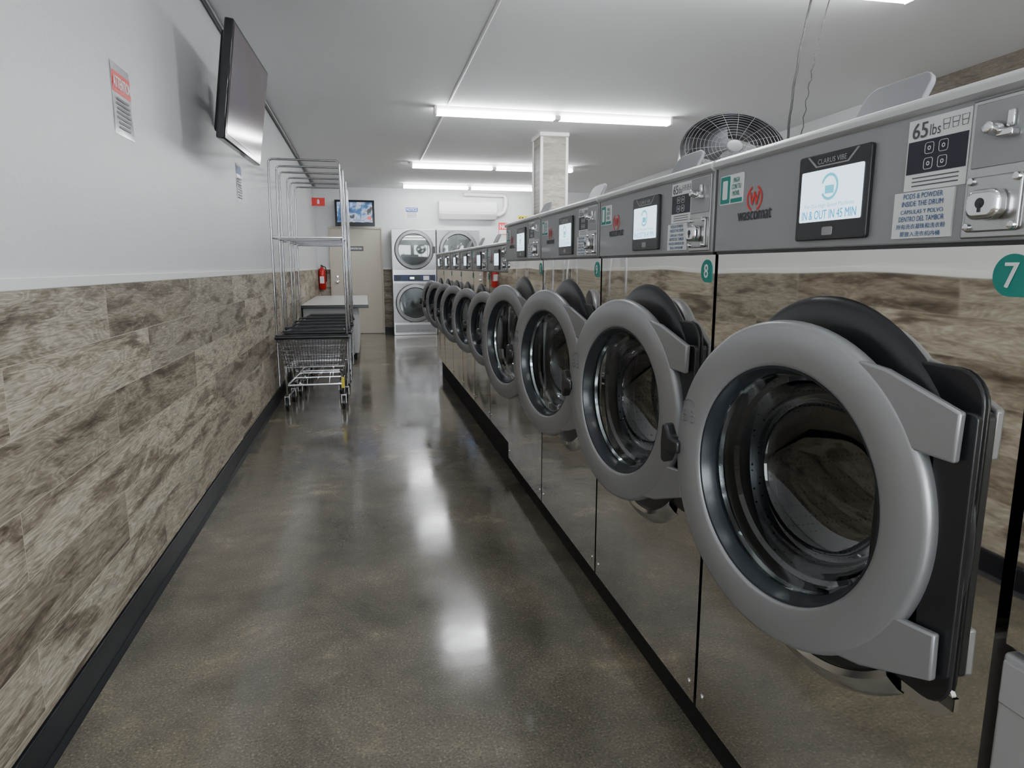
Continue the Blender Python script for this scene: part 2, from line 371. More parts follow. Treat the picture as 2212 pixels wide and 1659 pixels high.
def make_washer(k, W, z0, z1, z2, zd, D, label, group):
    root = thing('washing_machine', label, 'washing machine', group=group)
    w = W/2-.0075; sy = W/PW
    def Y(r): return r*H*sy
    def Z(r): return z1+(r-.023)/.168*(z2-.025-z1)
    # body
    cy = -.012*sy
    m = MB(); front_with_hole(m, -w, w, z0, z1, cy, zd, .232*k)
    m.face([(0, -w, z0), (D, -w, z0), (D, -w, z1), (0, -w, z1)]); m.face([(0, w, z0), (D, w, z0), (D, w, z1), (0, w, z1)])
    m.face([(D, -w, z0), (D, w, z0), (D, w, z1), (D, -w, z1)]); m.face([(0, -w, z0), (D, -w, z0), (D, w, z0), (0, w, z0)]); m.face([(0, -w, z1), (D, -w, z1), (D, w, z1), (0, w, z1)])
    bmesh.ops.remove_doubles(m.bm, verts=m.bm.verts, dist=1e-5)
    m.build('body', steel, root)
    for y in (-w+.03, w-.03): MB().lathe([(0, -.005), (.006, -.004), (.008, 0)], (0, y, z0+.05), 'x', 12).build('screw', chrome, root)
    # top
    m = MB(); m.box(-.012, D, -w, w, z1+.004, z2-.02); m.build('control_panel', panel_m, root, .003)
    m = MB(); m.box(-.006, D-.02, -w+.002, w-.002, z1-.002, z1+.006); m.build('panel_seam', blk, root)
    m = MB(); m.prism([(-.016, z2-.026), (-.024, z2-.020), (-.024, z2-.012), (-.018, z2-.004), (-.006, z2), (D, z2), (D, z2-.026)], -w, w, 'y'); m.build('top_cover', cover_m, root)
    xp = -.012
    # screen
    m = MB(); m.prism(rrect(Y(-.086), Y(.063), Z(.038), Z(.170), .006), xp-.009, xp, 'x'); scr = m.build('touchscreen', blk, root, .002)
    m = MB(); m.prism(rrect(Y(-.076), Y(.053), Z(.067), Z(.145), .003), xp-.0105, xp-.009, 'x'); m.build('display', disp_m, scr)
    txt('CLARUS VIBE', (xp-.0102, Y(-.011), Z(.158)), 'washer', .078*sy, .009, steel_b, scr)
    m = MB(); m.prism([(Y(.043), Z(.168)), (Y(.023), Z(.150)), (Y(-.045), Z(.150)), (Y(-.065), Z(.168)), (Y(-.061), Z(.168)), (Y(-.043), Z(.152)), (Y(.021), Z(.152)), (Y(.039), Z(.168))], xp-.0102, xp-.009, 'x'); m.build('emblem_outline', panel_m, scr)
    m = MB(); m.prism(rrect(Y(-.022), Y(.000), Z(.045), Z(.058), .003), xp-.0105, xp-.009, 'x'); m.build('button', panel_m, scr, .001)
    cyc, czc, rr = Y(-.011), Z(.118), .024*sy
    m = MB(); m.lathe([(rr, 0), (rr*.78, 0)], (xp-.0112, cyc, czc), 'x', 24, a0=R(20), a1=R(330)); m.prism([(cyc-rr*.5, czc-rr*.5), (cyc+rr*.5, czc-rr*.5), (cyc+rr*.5, czc+rr*.1), (cyc-rr*.5, czc+rr*.1)], xp-.0112, xp-.0108, 'x'); m.build('swirl_logo', pale_m, scr)
    txt('For Our High Speed Machines', (xp-.0112, Y(-.011), Z(.090)), 'washer', .135*sy, .009*sy, pale_m, scr)
    txt('IN & OUT IN 45 MIN', (xp-.0112, Y(-.0115), Z(.077)), 'washer', .150*sy, .016*sy, cyan_m, scr, thick=.0008)
    # logo
    ly, lz = Y(.191), Z(.121)
    lr = .023*sy
    lg = txt('wascomat', (xp-.0012, Y(.19), Z(.092)), 'washer', .135*sy, .022*sy, logo_ink, root, 'maker_name', thick=.002)
    txt('W', (xp-.0012, ly, lz), 'washer', lr*1.75, lr*1.25, red_m, lg, 'emblem_letter', thick=.0028)
    for q in (112, -68):
        m = MB(); m.lathe([(lr*1.32, 0), (lr*1.10, 0)], (xp-.001, ly, lz), 'x', 28, a0=R(q), a1=R(q+136))
        for v in m.bm.verts: v.co.z = lz+(v.co.z-lz)*.92
        m.build('emblem_arc', red_m, lg)
    # payment sticker
    m = MB(); m.prism(rrect(Y(.228), Y(.306), Z(.118), Z(.174), .004), xp-.0012, xp, 'x'); st = m.build('payment_sticker', white_m, root)
    m = MB(); m.prism(rrect(Y(.272), Y(.304), Z(.12), Z(.172), .003), xp-.0018, xp-.0012, 'x'); m.build('green_print', grn, st)
    m = MB(); m.prism(rrect(Y(.230), Y(.268), Z(.12), Z(.128), .001), xp-.0018, xp-.0012, 'x'); m.build('green_band', grn, st)
    m = MB(); m.prism(rrect(Y(.28), Y(.296), Z(.128), Z(.164), .003), xp-.0024, xp-.0018, 'x'); m.build('phone_icon', white_m, st)
    txt('PAGA\nCON TU\nMÓVIL', (xp-.002, Y(.25), Z(.15)), 'washer', .04*sy, .04*sy, grn, st, thick=.0008)
    # capacity card
    m = MB(); m.box(xp-.0015, xp, Y(-.228), Y(-.14), Z(.095), Z(.184)); cc = m.build('capacity_card', white_m, root)
    m = MB(); m.box(xp-.0022, xp-.0015, Y(-.226), Y(-.142), Z(.116), Z(.157)); m.build('navy_field', navy, cc)
    txt('65', (xp-.0022, Y(-.158), Z(.170)), 'washer', .03*sy, .023*sy, grey_ink, cc, thick=.0015)
    txt('lbs', (xp-.0022, Y(-.180), Z(.168)), 'washer', .02*sy, .016*sy, grey_ink, cc)
    for i in range(3):
        m = MB(); c = Y(-.195-i*.0125); q = Y(.0048)
        m.tube([(xp-.002, c-q, Z(.177)), (xp-.002, c-q*.7, Z(.165)), (xp-.002, c+q*.7, Z(.165)), (xp-.002, c+q, Z(.177))], .0006, 4, True)
        m.tube([(xp-.002, c-q*.85, Z(.171)), (xp-.002, c+q*.85, Z(.171))], .0005, 4)
        m.build('basket_icon', grey_ink, cc)
    for a in (-.174, -.194):
        for b in (.127, .146):
            m = MB(); m.tube([(xp-.0025, y, z) for y, z in rrect(Y(a-.0062), Y(a+.0062), Z(b-.0068), Z(b+.0068), .0035, 3)], .0004, 4, True)
            m.lathe([(.0032*sy, 0), (.0018*sy, 0)], (xp-.0026, Y(a), Z(b)), 'x', 10); m.build('program_icon', white_m, cc)
    m = MB()
    for i in range(3): m.box(xp-.002, xp-.0015, Y(-.218), Y(-.152), Z(.1+i*.005), Z(.1015+i*.005))
    m.build('fine_print', grey_ink, cc)
    # powder notice
    m = MB(); m.box(xp-.003, xp, Y(-.216), Y(-.128), Z(.034), Z(.0935)); nc = m.build('powder_notice', white_m, root)
    for i, (t, ww) in enumerate((('PODS & POWDER', .076), ('INSIDE THE DRUM', .08), ('CÁPSULAS Y POLVO', .082), ('DENTRO DEL TAMBOR', .088), ('所有洗衣凝珠和洗衣粉', .095), ('要放入洗衣机内桶', .078))):
        txt(t, (xp-.0036, Y(-.172), Z(.088-i*.0097)), 'washer', ww*sy, .0078*sy, blue_ink, nc, thick=.0004)
    # coin mechanism
    m = MB(); m.box(xp-.004, xp, Y(-.312), Y(-.23), Z(.03), Z(.187)); cm = m.build('coin_unit', steel_b, root, .002)
    m = MB(); m.box(xp-.006, xp-.004, Y(-.309), Y(-.236), Z(.11), Z(.182)); m.build('coin_plate', panel_m, cm, .002)
    m = MB(); m.box(xp-.02, xp-.006, Y(-.29), Y(-.272), Z(.139), Z(.147)); m.box(xp-.012, xp-.006, Y(-.285), Y(-.277), Z(.15), Z(.168)); m.lathe([(0, -.026), (.008, -.024), (.01, -.01), (.01, 0)], (xp-.006, Y(-.268), Z(.15)), 'x', 16); m.build('coin_slot', chrome, cm, .002)
    m = MB(); m.prism(rrect(Y(-.30), Y(-.237), Z(.037), Z(.1), .006), xp-.009, xp-.004, 'x'); m.build('lock_plate', steel_b, cm, .002)
    m = MB(); m.prism(rrect(Y(-.289), Y(-.251), Z(.05), Z(.084), .014), xp-.03, xp-.009, 'x'); m.build('coin_lock', chrome, cm, .006, 3)
    m = MB(); m.lathe([(0, -.0005), (.007, 0)], (xp-.0305, Y(-.27), Z(.068)), 'x', 14); m.box(xp-.0312, xp-.030, Y(-.2715), Y(-.2685), Z(.058), Z(.068)); m.build('keyhole', blk, cm)
    for y, z in ((-.243, .043), (-.243, .095), (-.296, .043), (-.296, .095)): MB().lathe([(0, -.006), (.005, -.005), (.006, 0)], (xp-.009, Y(y), Z(z)), 'x', 10).build('screw', chrome, cm)
    # number badge
    by, bz, br = Y(-.288), z1-.042*k, .0285*k
    pts = [(by+br*math.cos(R(a)), bz+br*math.sin(R(a))) for a in range(-90, 181, 10)] + [(by-br, bz-br*.7), (by-br*.93, bz-br*.93), (by-br*.7, bz-br)]
    bd = MB().prism(pts, -.0015, .0005, 'x').build('number_badge', grn, root)
    # dispenser lid
    m = MB(); pl = rrect(-.085*sy, .085*sy, 0, .098, .03); oy = .03*sy
    lo = [(.10+b*.45, a+oy, z2+.004+b*.88) for a, b in pl]; hi = [(x+.010, y, z-.006) for x, y, z in lo]
    m.hexa(lo, hi); m.build('dispenser_lid', lid_m, root, .003)
    m = MB(); m.prism(rrect(.1, .3, -.08*sy, .14*sy, .02), z2, z2+.008, 'z'); m.build('dispenser_rim', blk, root, .002)
    # bezel + hinge plate
    m = MB(); m.lathe([(.232, .0), (.232, -.004), (.245, -.010), (.30, -.016), (.340, -.013), (.352, -.006), (.356, .0)], (0, cy, zd), 'x', 72)
    for v in m.bm.verts:
        v.co.y = cy+(v.co.y-cy)*k; v.co.z = zd+(v.co.z-zd)*k
    ph = .264*k
    bez = m.build('door_bezel', blk, root, 0)
    m = MB(); m.prism(rrect(-.362*k, cy-.16*k, zd-ph, zd+ph, .05*k), -.007, -.0, 'x'); m.build('hinge_plate', blk, root, .003)
    m = MB(); m.lathe([(.344*k, 0), (.346*k, -.014), (.358*k, -.018), (.380*k, -.008), (.388*k, 0)], (0, cy, zd), 'x', 40, a0=R(228), a1=R(318)); m.build('chrome_lip', chrome, root)
    m = MB(); m.prism(rrect(-.370*k, cy-.18*k, zd-ph-.018*k, zd-ph+.06*k, .05*k), -.004, 0, 'x'); m.build('chrome_edge', chrome, root)
    m = MB(); m.lathe([(.232*k, -.004), (.222*k, .02), (.222*k, .05), (.235*k, .06), (.34*k, .07), (.34*k, .55), (0, .55)], (0, cy, zd), 'x', 48); m.build('drum', drum_m, root)
    # door (origin on its hinge)
    Rp = .350*k
    piv = (-.004, cy-Rp, zd)
    m = MB(); m.lathe([(.226, -.004), (.226, -.028), (.229, -.033), (.235, -.0355), (.300, -.0345), (.307, -.031), (.311, -.024), (.312, -.012), (.307, -.004)], (0, 0, 0), 'x', 96, closed=True)
    for v in m.bm.verts: v.co.y = v.co.y*k+Rp; v.co.z *= k
    door = m.build('door', ring_m, root, loc=piv)
    m = MB(); m.lathe([(.2265*k, -.030), (.222*k, -.029), (.216*k, -.016), (.212*k, -.004), (.210*k, .004), (.213*k, .008), (.226*k, .0)], (0, Rp, 0), 'x', 72, closed=True); m.build('inner_rim', rim_dark, door)
    m = MB(); m.lathe([(.2105*k, .0), (.206*k, .02), (.203*k, .045), (.194*k, .052), (.190*k, .075), (.184*k, .10), (.160*k, .132), (.12*k, .150), (.06*k, .158), (0, .16)], (0, Rp, 0), 'x', 72); m.build('glass_bowl', glass, door)
    m = MB(); m.lathe([(.212*k, .010), (.220*k, .010), (.224*k, .022), (.215*k, .028), (.2085*k, .019)], (0, Rp, 0), 'x', 56, closed=True); m.build('chrome_seal_ring', chrome, door)
    for s in (1, -1):
        m = MB(); m.prism([(.014*k, .132*k*s), (.012*k, .207*k*s), (.135*k, .252*k*s), (.20*k, .262*k*s), (.10*k, .155*k*s), (.095*k, .137*k*s)], -.0325, -.018, 'x'); m.build('hinge_bracket', ring_m, door, .004)
    m = MB(); m.prism(rrect(.0, .06*k, -.205*k, .205*k, .01), -.012, .0, 'x'); m.build('hinge_leaf', blk, door, .002)
    hy = Rp+.311*k
    m = MB(); m.prism([(hy-.02*k, -.014*k), (hy+.012*k, -.02*k), (hy+.028*k, -.048*k), (hy+.042*k, -.045*k), (hy+.046*k, 0), (hy+.042*k, .045*k), (hy+.028*k, .048*k), (hy+.012*k, .02*k), (hy-.02*k, .014*k)], -.046, -.018, 'x'); m.build('door_handle', blk, door, .006, 3)
    m = MB(); yy = Rp+.265*k; xd = -.0355
    for z, op in ((.075*k, 0), (.075*k, 1)):
        c = yy+(.013*k if op else -.013*k)
        m.tube([(xd, q, v) for q, v in rrect(c-.008*k, c+.008*k, z-.008*k, z+.006*k, .003*k, 2)], .0011*k, 4, True)
        m.tube([(xd, c-.005*k, z+.006*k), (xd, c-.005*k, z+.014*k), (xd, c, z+.018*k), (xd, c+.005*k, z+.014*k)], .0011*k, 4)
    m.tube([(xd, yy+.02*k*math.cos(R(a)), .105*k+.012*k*math.sin(R(a))) for a in range(0, 181, 20)], .0011*k, 4)
    m.build('lock_icon', grey_ink, door)
    return root
def finish(root, num, loc, ang, k, W):
    root.location = loc
    for ch in root.children:
        if ch.name.startswith('door') and not ch.name.startswith('door_bezel'): ch.rotation_euler = (0, 0, R(ang))
        if ch.name.startswith('number_badge'):
            z1 = 1.33 if k == 1 else Z1S
            t = txt(num, (-.0022, -.288*H*W/PW, z1-.042*k), 'washer', .022*k*(1 if len(num) == 1 else 1.4), .034*k, white_m, ch, thick=.002)
Z1S = .963*H+.01
big_l = {7: 'nearest large front-loading washer with green badge 7 and half-open round door',
         8: 'large front-loading washer with green badge 8, next beyond the nearest one',
         9: 'large front-loading washer with green badge 9, third from the near end',
         10: 'large front-loading washer beside the step down to the smaller washers'}
G1 = 'large washers at the near end of the row'; G2 = 'smaller washers at the far end of the row'
w7 = make_washer(1, PW, .105, 1.33, 1.553, .89, .93, big_l[7], G1)
copies = [w7]+[dup(w7) for _ in range(3)]
for i, w in enumerate(copies):
    n = 7+i; w['label'] = big_l[n]; finish(w, str(n), (XF, YN+PW*(i+.5), 0), (10.5, 10.5, 13, 14)[i], 1, PW)
ks = .79
s0 = make_washer(ks, SW, .18, Z1S, 1.453, .89, .9, '', G2)
ordn = ['first', 'second', 'third', 'fourth', 'fifth', 'sixth']
sm = [s0]+[dup(s0) for _ in range(5)]
for i, w in enumerate(sm):
    w['label'] = f'smaller front-loading washer with open round door, {ordn[i]} beyond the four large washers' if i < 5 else 'smaller front-loading washer at the far end of the row, nearest the dryers'
    finish(w, str(11+i), (SX, YS+SW*(i+.5), 0), (18, 20, 22, 20, 22, 20)[i], ks, SW)

# cabinet at near end
cab_m = pm('cabinet_grey', (.42, .42, .43), .35, .2)
c = thing('metal_cabinet', 'light grey metal cabinet at the near end of the washers, cut by the frame', 'cabinet', (XF-.002, .38, 0))
MB().box(0, .7, -.3, .325, .02, .775).build('body', cab_m, c, .006)
MB().box(-.003, .02, -.28, .322, .70, .765).build('drawer_front', cab_m, c, .003)
MB().box(.0, .7, -.3, .325, .785, 1.32).build('upper_panel', steel, c, .003)
MB().box(.03, .68, -.28, .29, .77, .79).build('seam', blk_matte, c)
MB().box(.03, .68, -.28, .29, 0, .02).build('foot', blk_matte, c)

# ================================================================ LIGHTS
def fixture(y, label, x0=.72, x1=3.16):
    zt = zc(y)
    t = thing('fluorescent_light', label, 'light fixture', ((x0+x1)/2, y, zt-.055), group='fluorescent ceiling lights'); L = (x1-x0)/2
    m = MB(); m.prism([(-.028, .052), (-.028, .02), (-.018, .006), (.018, .006), (.028, .02), (.028, .052)], -L, L, 'x'); m.build('housing', plast_w, t)
    for s in (-L, L): MB().box(s-.012, s+.012, -.055, .055, -.03, .052).build('end_cap', plast_w, t, .003)
    MB().box(-.03, .03, -.055, .055, -.03, .01).build('socket', plast_w, t, .003)
    for a, b in ((-L+.015, -.035), (.035, L-.015)):
        for yy in (-.042, .042):
            MB().cyl((a, yy, -.01), (b, yy, -.01), .016, 10).build('tube', tube_m, t)
fixture(12.87, 'lit fluorescent ceiling light farthest back, near the far wall')
fixture(10.4, 'lit fluorescent ceiling light partly hidden behind the pillar')
fixture(6.95, 'lit fluorescent ceiling light above the near washers, in front of the pillar')
fixture(3.59, 'lit fluorescent ceiling light cut off by the top of the frame', .64, 3.08)
fixture(.3, 'fluorescent ceiling light overhead behind the viewpoint')
fixture(-2.9, 'fluorescent ceiling light nearest the wall behind the viewpoint')
# conduits
m = MB(); m.tube([(.83, y, zc(y)-.012) for y in (-3.5, 0, 3, 6.85)], .011, 8); m.tube([(.83, y, zc(y)-.012) for y in (7.05, 9, 10.3)], .011, 8)
o = tag(m.build('ceiling_conduit', plast_w), 'thin white electrical conduit running along the ceiling to the lights', 'conduit')
m = MB(); m.tube([(XL+.022, y, zc(y)-.02) for y in (-3.9, 0, 5, 13.6)], .016, 8)
tag(m.build('wall_conduit', pm('grey_conduit', (.06, .06, .065), .4)), 'dark conduit running along the top of the left wall', 'conduit')
m = MB(); m.box(.56, .66, 10.35, 10.45, zc(10.4)-.05, zc(10.4)-.001); bx = tag(m.build('junction_box', plast_w, bevel=.004), 'small white electrical box beside the middle ceiling light', 'electrical box')
m = MB(); m.cyl((.66, 10.4, zc(10.4)-.025), (.7, 10.4, zc(10.4)-.025), .012, 8); m.build('connector', plast_w, bx)

# ================================================================ TELEVISIONS
t = thing('television', 'black flat television mounted high on the near left wall, facing the washers', 'television', (-.615, 4.33, 2.225)); t.rotation_euler = (0, R(8), R(-2))
MB().box(-.045, 0, -.49, .49, -.29, .29).build('case', blk_gloss, t, .008)
MB().box(.0, .002, -.465, .465, -.258, .27).build('screen', tv_m, t)
MB().box(-.075, -.045, -.42, .45, -.25, .25).build('rear_housing', blk_matte, t, .02)
m = MB(); m.box(-.235, -.222, .34, .46, -.10, .12); m.box(-.225, -.07, .38, .42, -.03, .03); m.build('wall_bracket', blk_matte, t, .003)
a = at(722, 431, Y=13.4); b = at(810, 489, Y=13.4)
t = thing('television', 'small lit television on the far wall above the cream door', 'television', ((a.x+b.x)/2, 13.4, (a.z+b.z)/2)); hw = (b.x-a.x)/2; hh = (a.z-b.z)/2
MB().box(-hw, hw, 0, .06, -hh, hh).build('case', blk_gloss, t, .006)
scr = MB().box(-hw+.04, hw-.04, -.002, 0, -hh+.07, hh-.04).build('screen', tv2_m, t)
MB().box(-hw*.25, hw*.75, -.003, -.002, -hh+.08, -hh+.14).build('picture_banner', pm('banner_glow', (.1, .1, .1), .3, emis=(.5, .6, .9), estr=.8), scr)
txt('REBELS', (hw*.2, -.004, -hh+.11), 'far', .2, .035, navy, scr)
MB().lathe([(0, 0), (.035, 0)], (hw-.1, -.003, -hh+.15), 'y', 16).build('picture_bug', pm('red_glow', (.5, .02, .02), .3, emis=(.9, .1, .05), estr=.8), scr)
MB().box(-.05, .05, .06, .25, -.05, .05).build('wall_bracket', blk_matte, t)

# ================================================================ SIGNS
def wavy(y0, y1, z0, z1, mat, name, amp=.0015, x=XL+.001, parent=None, dx=0):
    m = MB(); n = 10; vs = []
    for i in range(n+1):
        row = []
        for j in range(7):
            q = j/6; zz = z0+(z1-z0)*i/n; row.append(m.bm.verts.new((x+amp*(1+math.sin(zz*38+q*2)) + dx, y0+(y1-y0)*q, zz)))
        vs.append(row)
    for i in range(n):
        for j in range(6): m.bm.faces.new((vs[i][j], vs[i][j+1], vs[i+1][j+1], vs[i+1][j]))
    return m.build(name, mat, parent, recalc=False)
paper = pm('laminated_paper', (.74, .75, .78), .15, coat=.5)
Y0, Y1, Z0, Z1 = 2.87, 3.08, 1.785, 2.04
s = tag(wavy(Y0, Y1, Z0, Z1, paper, 'notice_sheet'), 'laminated sheet with red header on the white wall left of the near television', 'sign')
wavy(Y0+.005, Y1-.005, Z1-.105, Z1-.03, red_m, 'red_header', parent=s, dx=.001)
txt('ATTENTION', (XL+.0065, (Y0+Y1)/2, Z1-.068), 'left', .19, .042, white_m, s, thick=.003)
m = MB()
for i in range(7):
    z = Z1-.125-i*.017; wv = random.uniform(.06, .09)
    m.box(XL+.0055, XL+.006, (Y0+Y1)/2-wv, (Y0+Y1)/2+wv, z-.004, z+.004)
m.build('fine_print', grey_ink, s)
s = tag(wavy(5.36, 5.57, 1.76, 2.03, paper, 'notice_sheet'), 'small laminated blue and white sheet on the wall below the near television', 'sign')
wavy(5.37, 5.56, 1.96, 2.015, blue_ink, 'blue_header', parent=s, dx=.001)
m = MB()
for i in range(8): m.box(XL+.0055, XL+.006, 5.39, 5.54, 1.79+i*.019, 1.798+i*.019)
m.build('fine_print', grey_ink, s)
yw = YF-.001
def far_sign(x0, y0, x1, y1, name, mat, label, cat='sign'):
    a = at(x0, y0, Y=yw); b = at(x1, y1, Y=yw)
    o = MB().box(a.x, b.x, YF-.008, yw, b.z, a.z).build(name, mat); tag(o, label, cat)
    return o, a, b
s, a, b = far_sign(875, 447, 904, 472, 'notice_sign', white_m, 'white sign with blue NOTICE header on the far wall above the dryers')
w = b.x-a.x; hN = a.z-b.z
MB().box(a.x+.01, b.x-.01, YF-.0095, YF-.008, a.z-hN*.42, a.z-.01).build('blue_header', pm('blue_print', (.01, .06, .35), .4), s)
txt('NOTICE', ((a.x+b.x)/2, YF-.0105, a.z-hN*.22), 'far', w*.8, hN*.25, white_m, s, thick=.003)
m = MB()
for i in range(4): m.box(a.x+.03, b.x-.03, YF-.009, YF-.008, b.z+.02+i*.03, b.z+.03+i*.03)
m.build('fine_print', grey_ink, s)
s, a, b = far_sign(1077, 481, 1112, 507, 'prohibition_sign', red_m, 'red and white NO sign on the far wall partly hidden by washers')
txt('NO', (a.x+(b.x-a.x)*.3, YF-.009, a.z-(a.z-b.z)*.33), 'far', (b.x-a.x)*.45, (a.z-b.z)*.4, white_m, s, thick=.006)
MB().box(a.x+.01, b.x-.01, YF-.0095, YF-.008, b.z+.01, b.z+(a.z-b.z)*.4).build('white_field', white_m, s)
s, a, b = far_sign(1119, 466, 1156, 480, 'camera_notice', yel, 'yellow sign with black letters on the far wall left of the pillar')
txt('SMILE', ((a.x+b.x)/2, YF-.009, (a.z+b.z)/2), 'far', (b.x-a.x)*.9, (a.z-b.z)*.6, blk, s, thick=.004)
# red flag sign on left wall by the corner
a = at(684, 427, Y=12.9); b = at(702, 445, Y=12.9)
o = MB().box(XL, b.x, 12.9, 12.906, b.z, a.z).build('fire_extinguisher_sign', red_m); tag(o, 'small red sign standing out from the left wall near the far corner', 'sign')
m = MB(); cx = (XL+b.x)/2; cz = (a.z+b.z)/2
m.prism([(cx-.02, cz-.035), (cx+.02, cz-.035), (cx+.02, cz+.02), (cx+.006, cz+.045), (cx-.006, cz+.045), (cx-.02, cz+.02)], 12.8985, 12.9, 'y'); m.build('pictogram', white_m, o)

# AC
a = at(948, 433, Y=YF-.2); b = at(1074, 474, Y=YF-.2)
t = thing('air_conditioner', 'white wall-mounted air conditioner above the dryers on the far wall', 'air conditioner', ((a.x+b.x)/2, YF-.012, b.z)); hw = (b.x-a.x)/2; hh = a.z-b.z
m = MB(); m.prism([(-.2, .1), (-.21, .14), (-.205, hh-.03), (-.18, hh), (0, hh), (0, 0), (-.12, 0)], -hw, hw, 'x')
m.build('body', plast_w, t, .01)
MB().hexa([(-hw+.05, -.205, .10), (hw-.05, -.205, .10), (hw-.05, -.13, .005), (-hw+.05, -.13, .005)], [(-hw+.05, -.215, .095), (hw-.05, -.215, .095), (hw-.05, -.14, -.002), (-hw+.05, -.14, -.002)]).build('louver', trim_w, t)
MB().box(-hw+.04, hw-.04, -.208, -.204, .13, .134).build('seam', grey_ink, t)
m = MB(); m.tube([(hw-.02, -.05, .1), (hw+.08, -.05, .1), (hw+.16, -.05, .15), (hw+.2, -.05, .25), (hw+.2, -.05, .42), (hw+.16, -.05, .47), (-hw+.5, -.05, .48)], .04, 12)
m.build('line_cover', trim_w, t)

# fire extinguisher
t = thing('fire_extinguisher', 'red fire extinguisher hung on the far wall left of the cream door', 'fire extinguisher', (-.80, YF-.1, .86))
MB().lathe([(0, 0), (.055, .0), (.065, .02), (.065, .34), (.05, .39), (.022, .41), (.022, .43), (0, .43)], (0, 0, 0), 'z', 24).build('cylinder', pm('red_enamel', (.55, .015, .015), .25), t)
m = MB(); m.box(-.015, .015, -.09, .02, .45, .465); m.box(-.015, .015, -.07, .02, .43, .445); m.cyl((0, 0, .42), (0, 0, .46), .018, 12); m.build('valve_handle', blk, t, .003)
m = MB(); m.tube([(.01, -.02, .44), (.07, -.03, .42), (.085, -.02, .33), (.075, -.01, .15)], .01, 8); m.build('hose', blk, t)
MB().box(-.04, .04, -.067, -.062, .12, .25).build('instruction_label', white_m, t)
MB().box(-.02, .02, .06, .1, .1, .42).build('wall_hook', blk, t)

# ================================================================ TABLE
t = thing('folding_table', 'long white laundry folding table with black edge by the left wall', 'table', (0, 0, 0))
TY0, TY1, TX = 9.62, 12.6, .025
MB().box(XL+.025, TX, TY0, TY1, .755, .785).build('tabletop', laminate, t)
m = MB(); m.box(XL+.023, TX+.006, TY0-.006, TY1+.006, .735, .778); m.build('black_edge', blk, t, .006)
MB().box(XL+.03, -.12, TY0+.12, TY1-.1, .1, .735).build('cabinet_base', pm('base_grey', (.5, .5, .5), .5), t, .003)
MB().box(XL+.04, -.15, TY0+.15, TY1-.12, 0, .1).build('toe_kick', blk_matte, t)

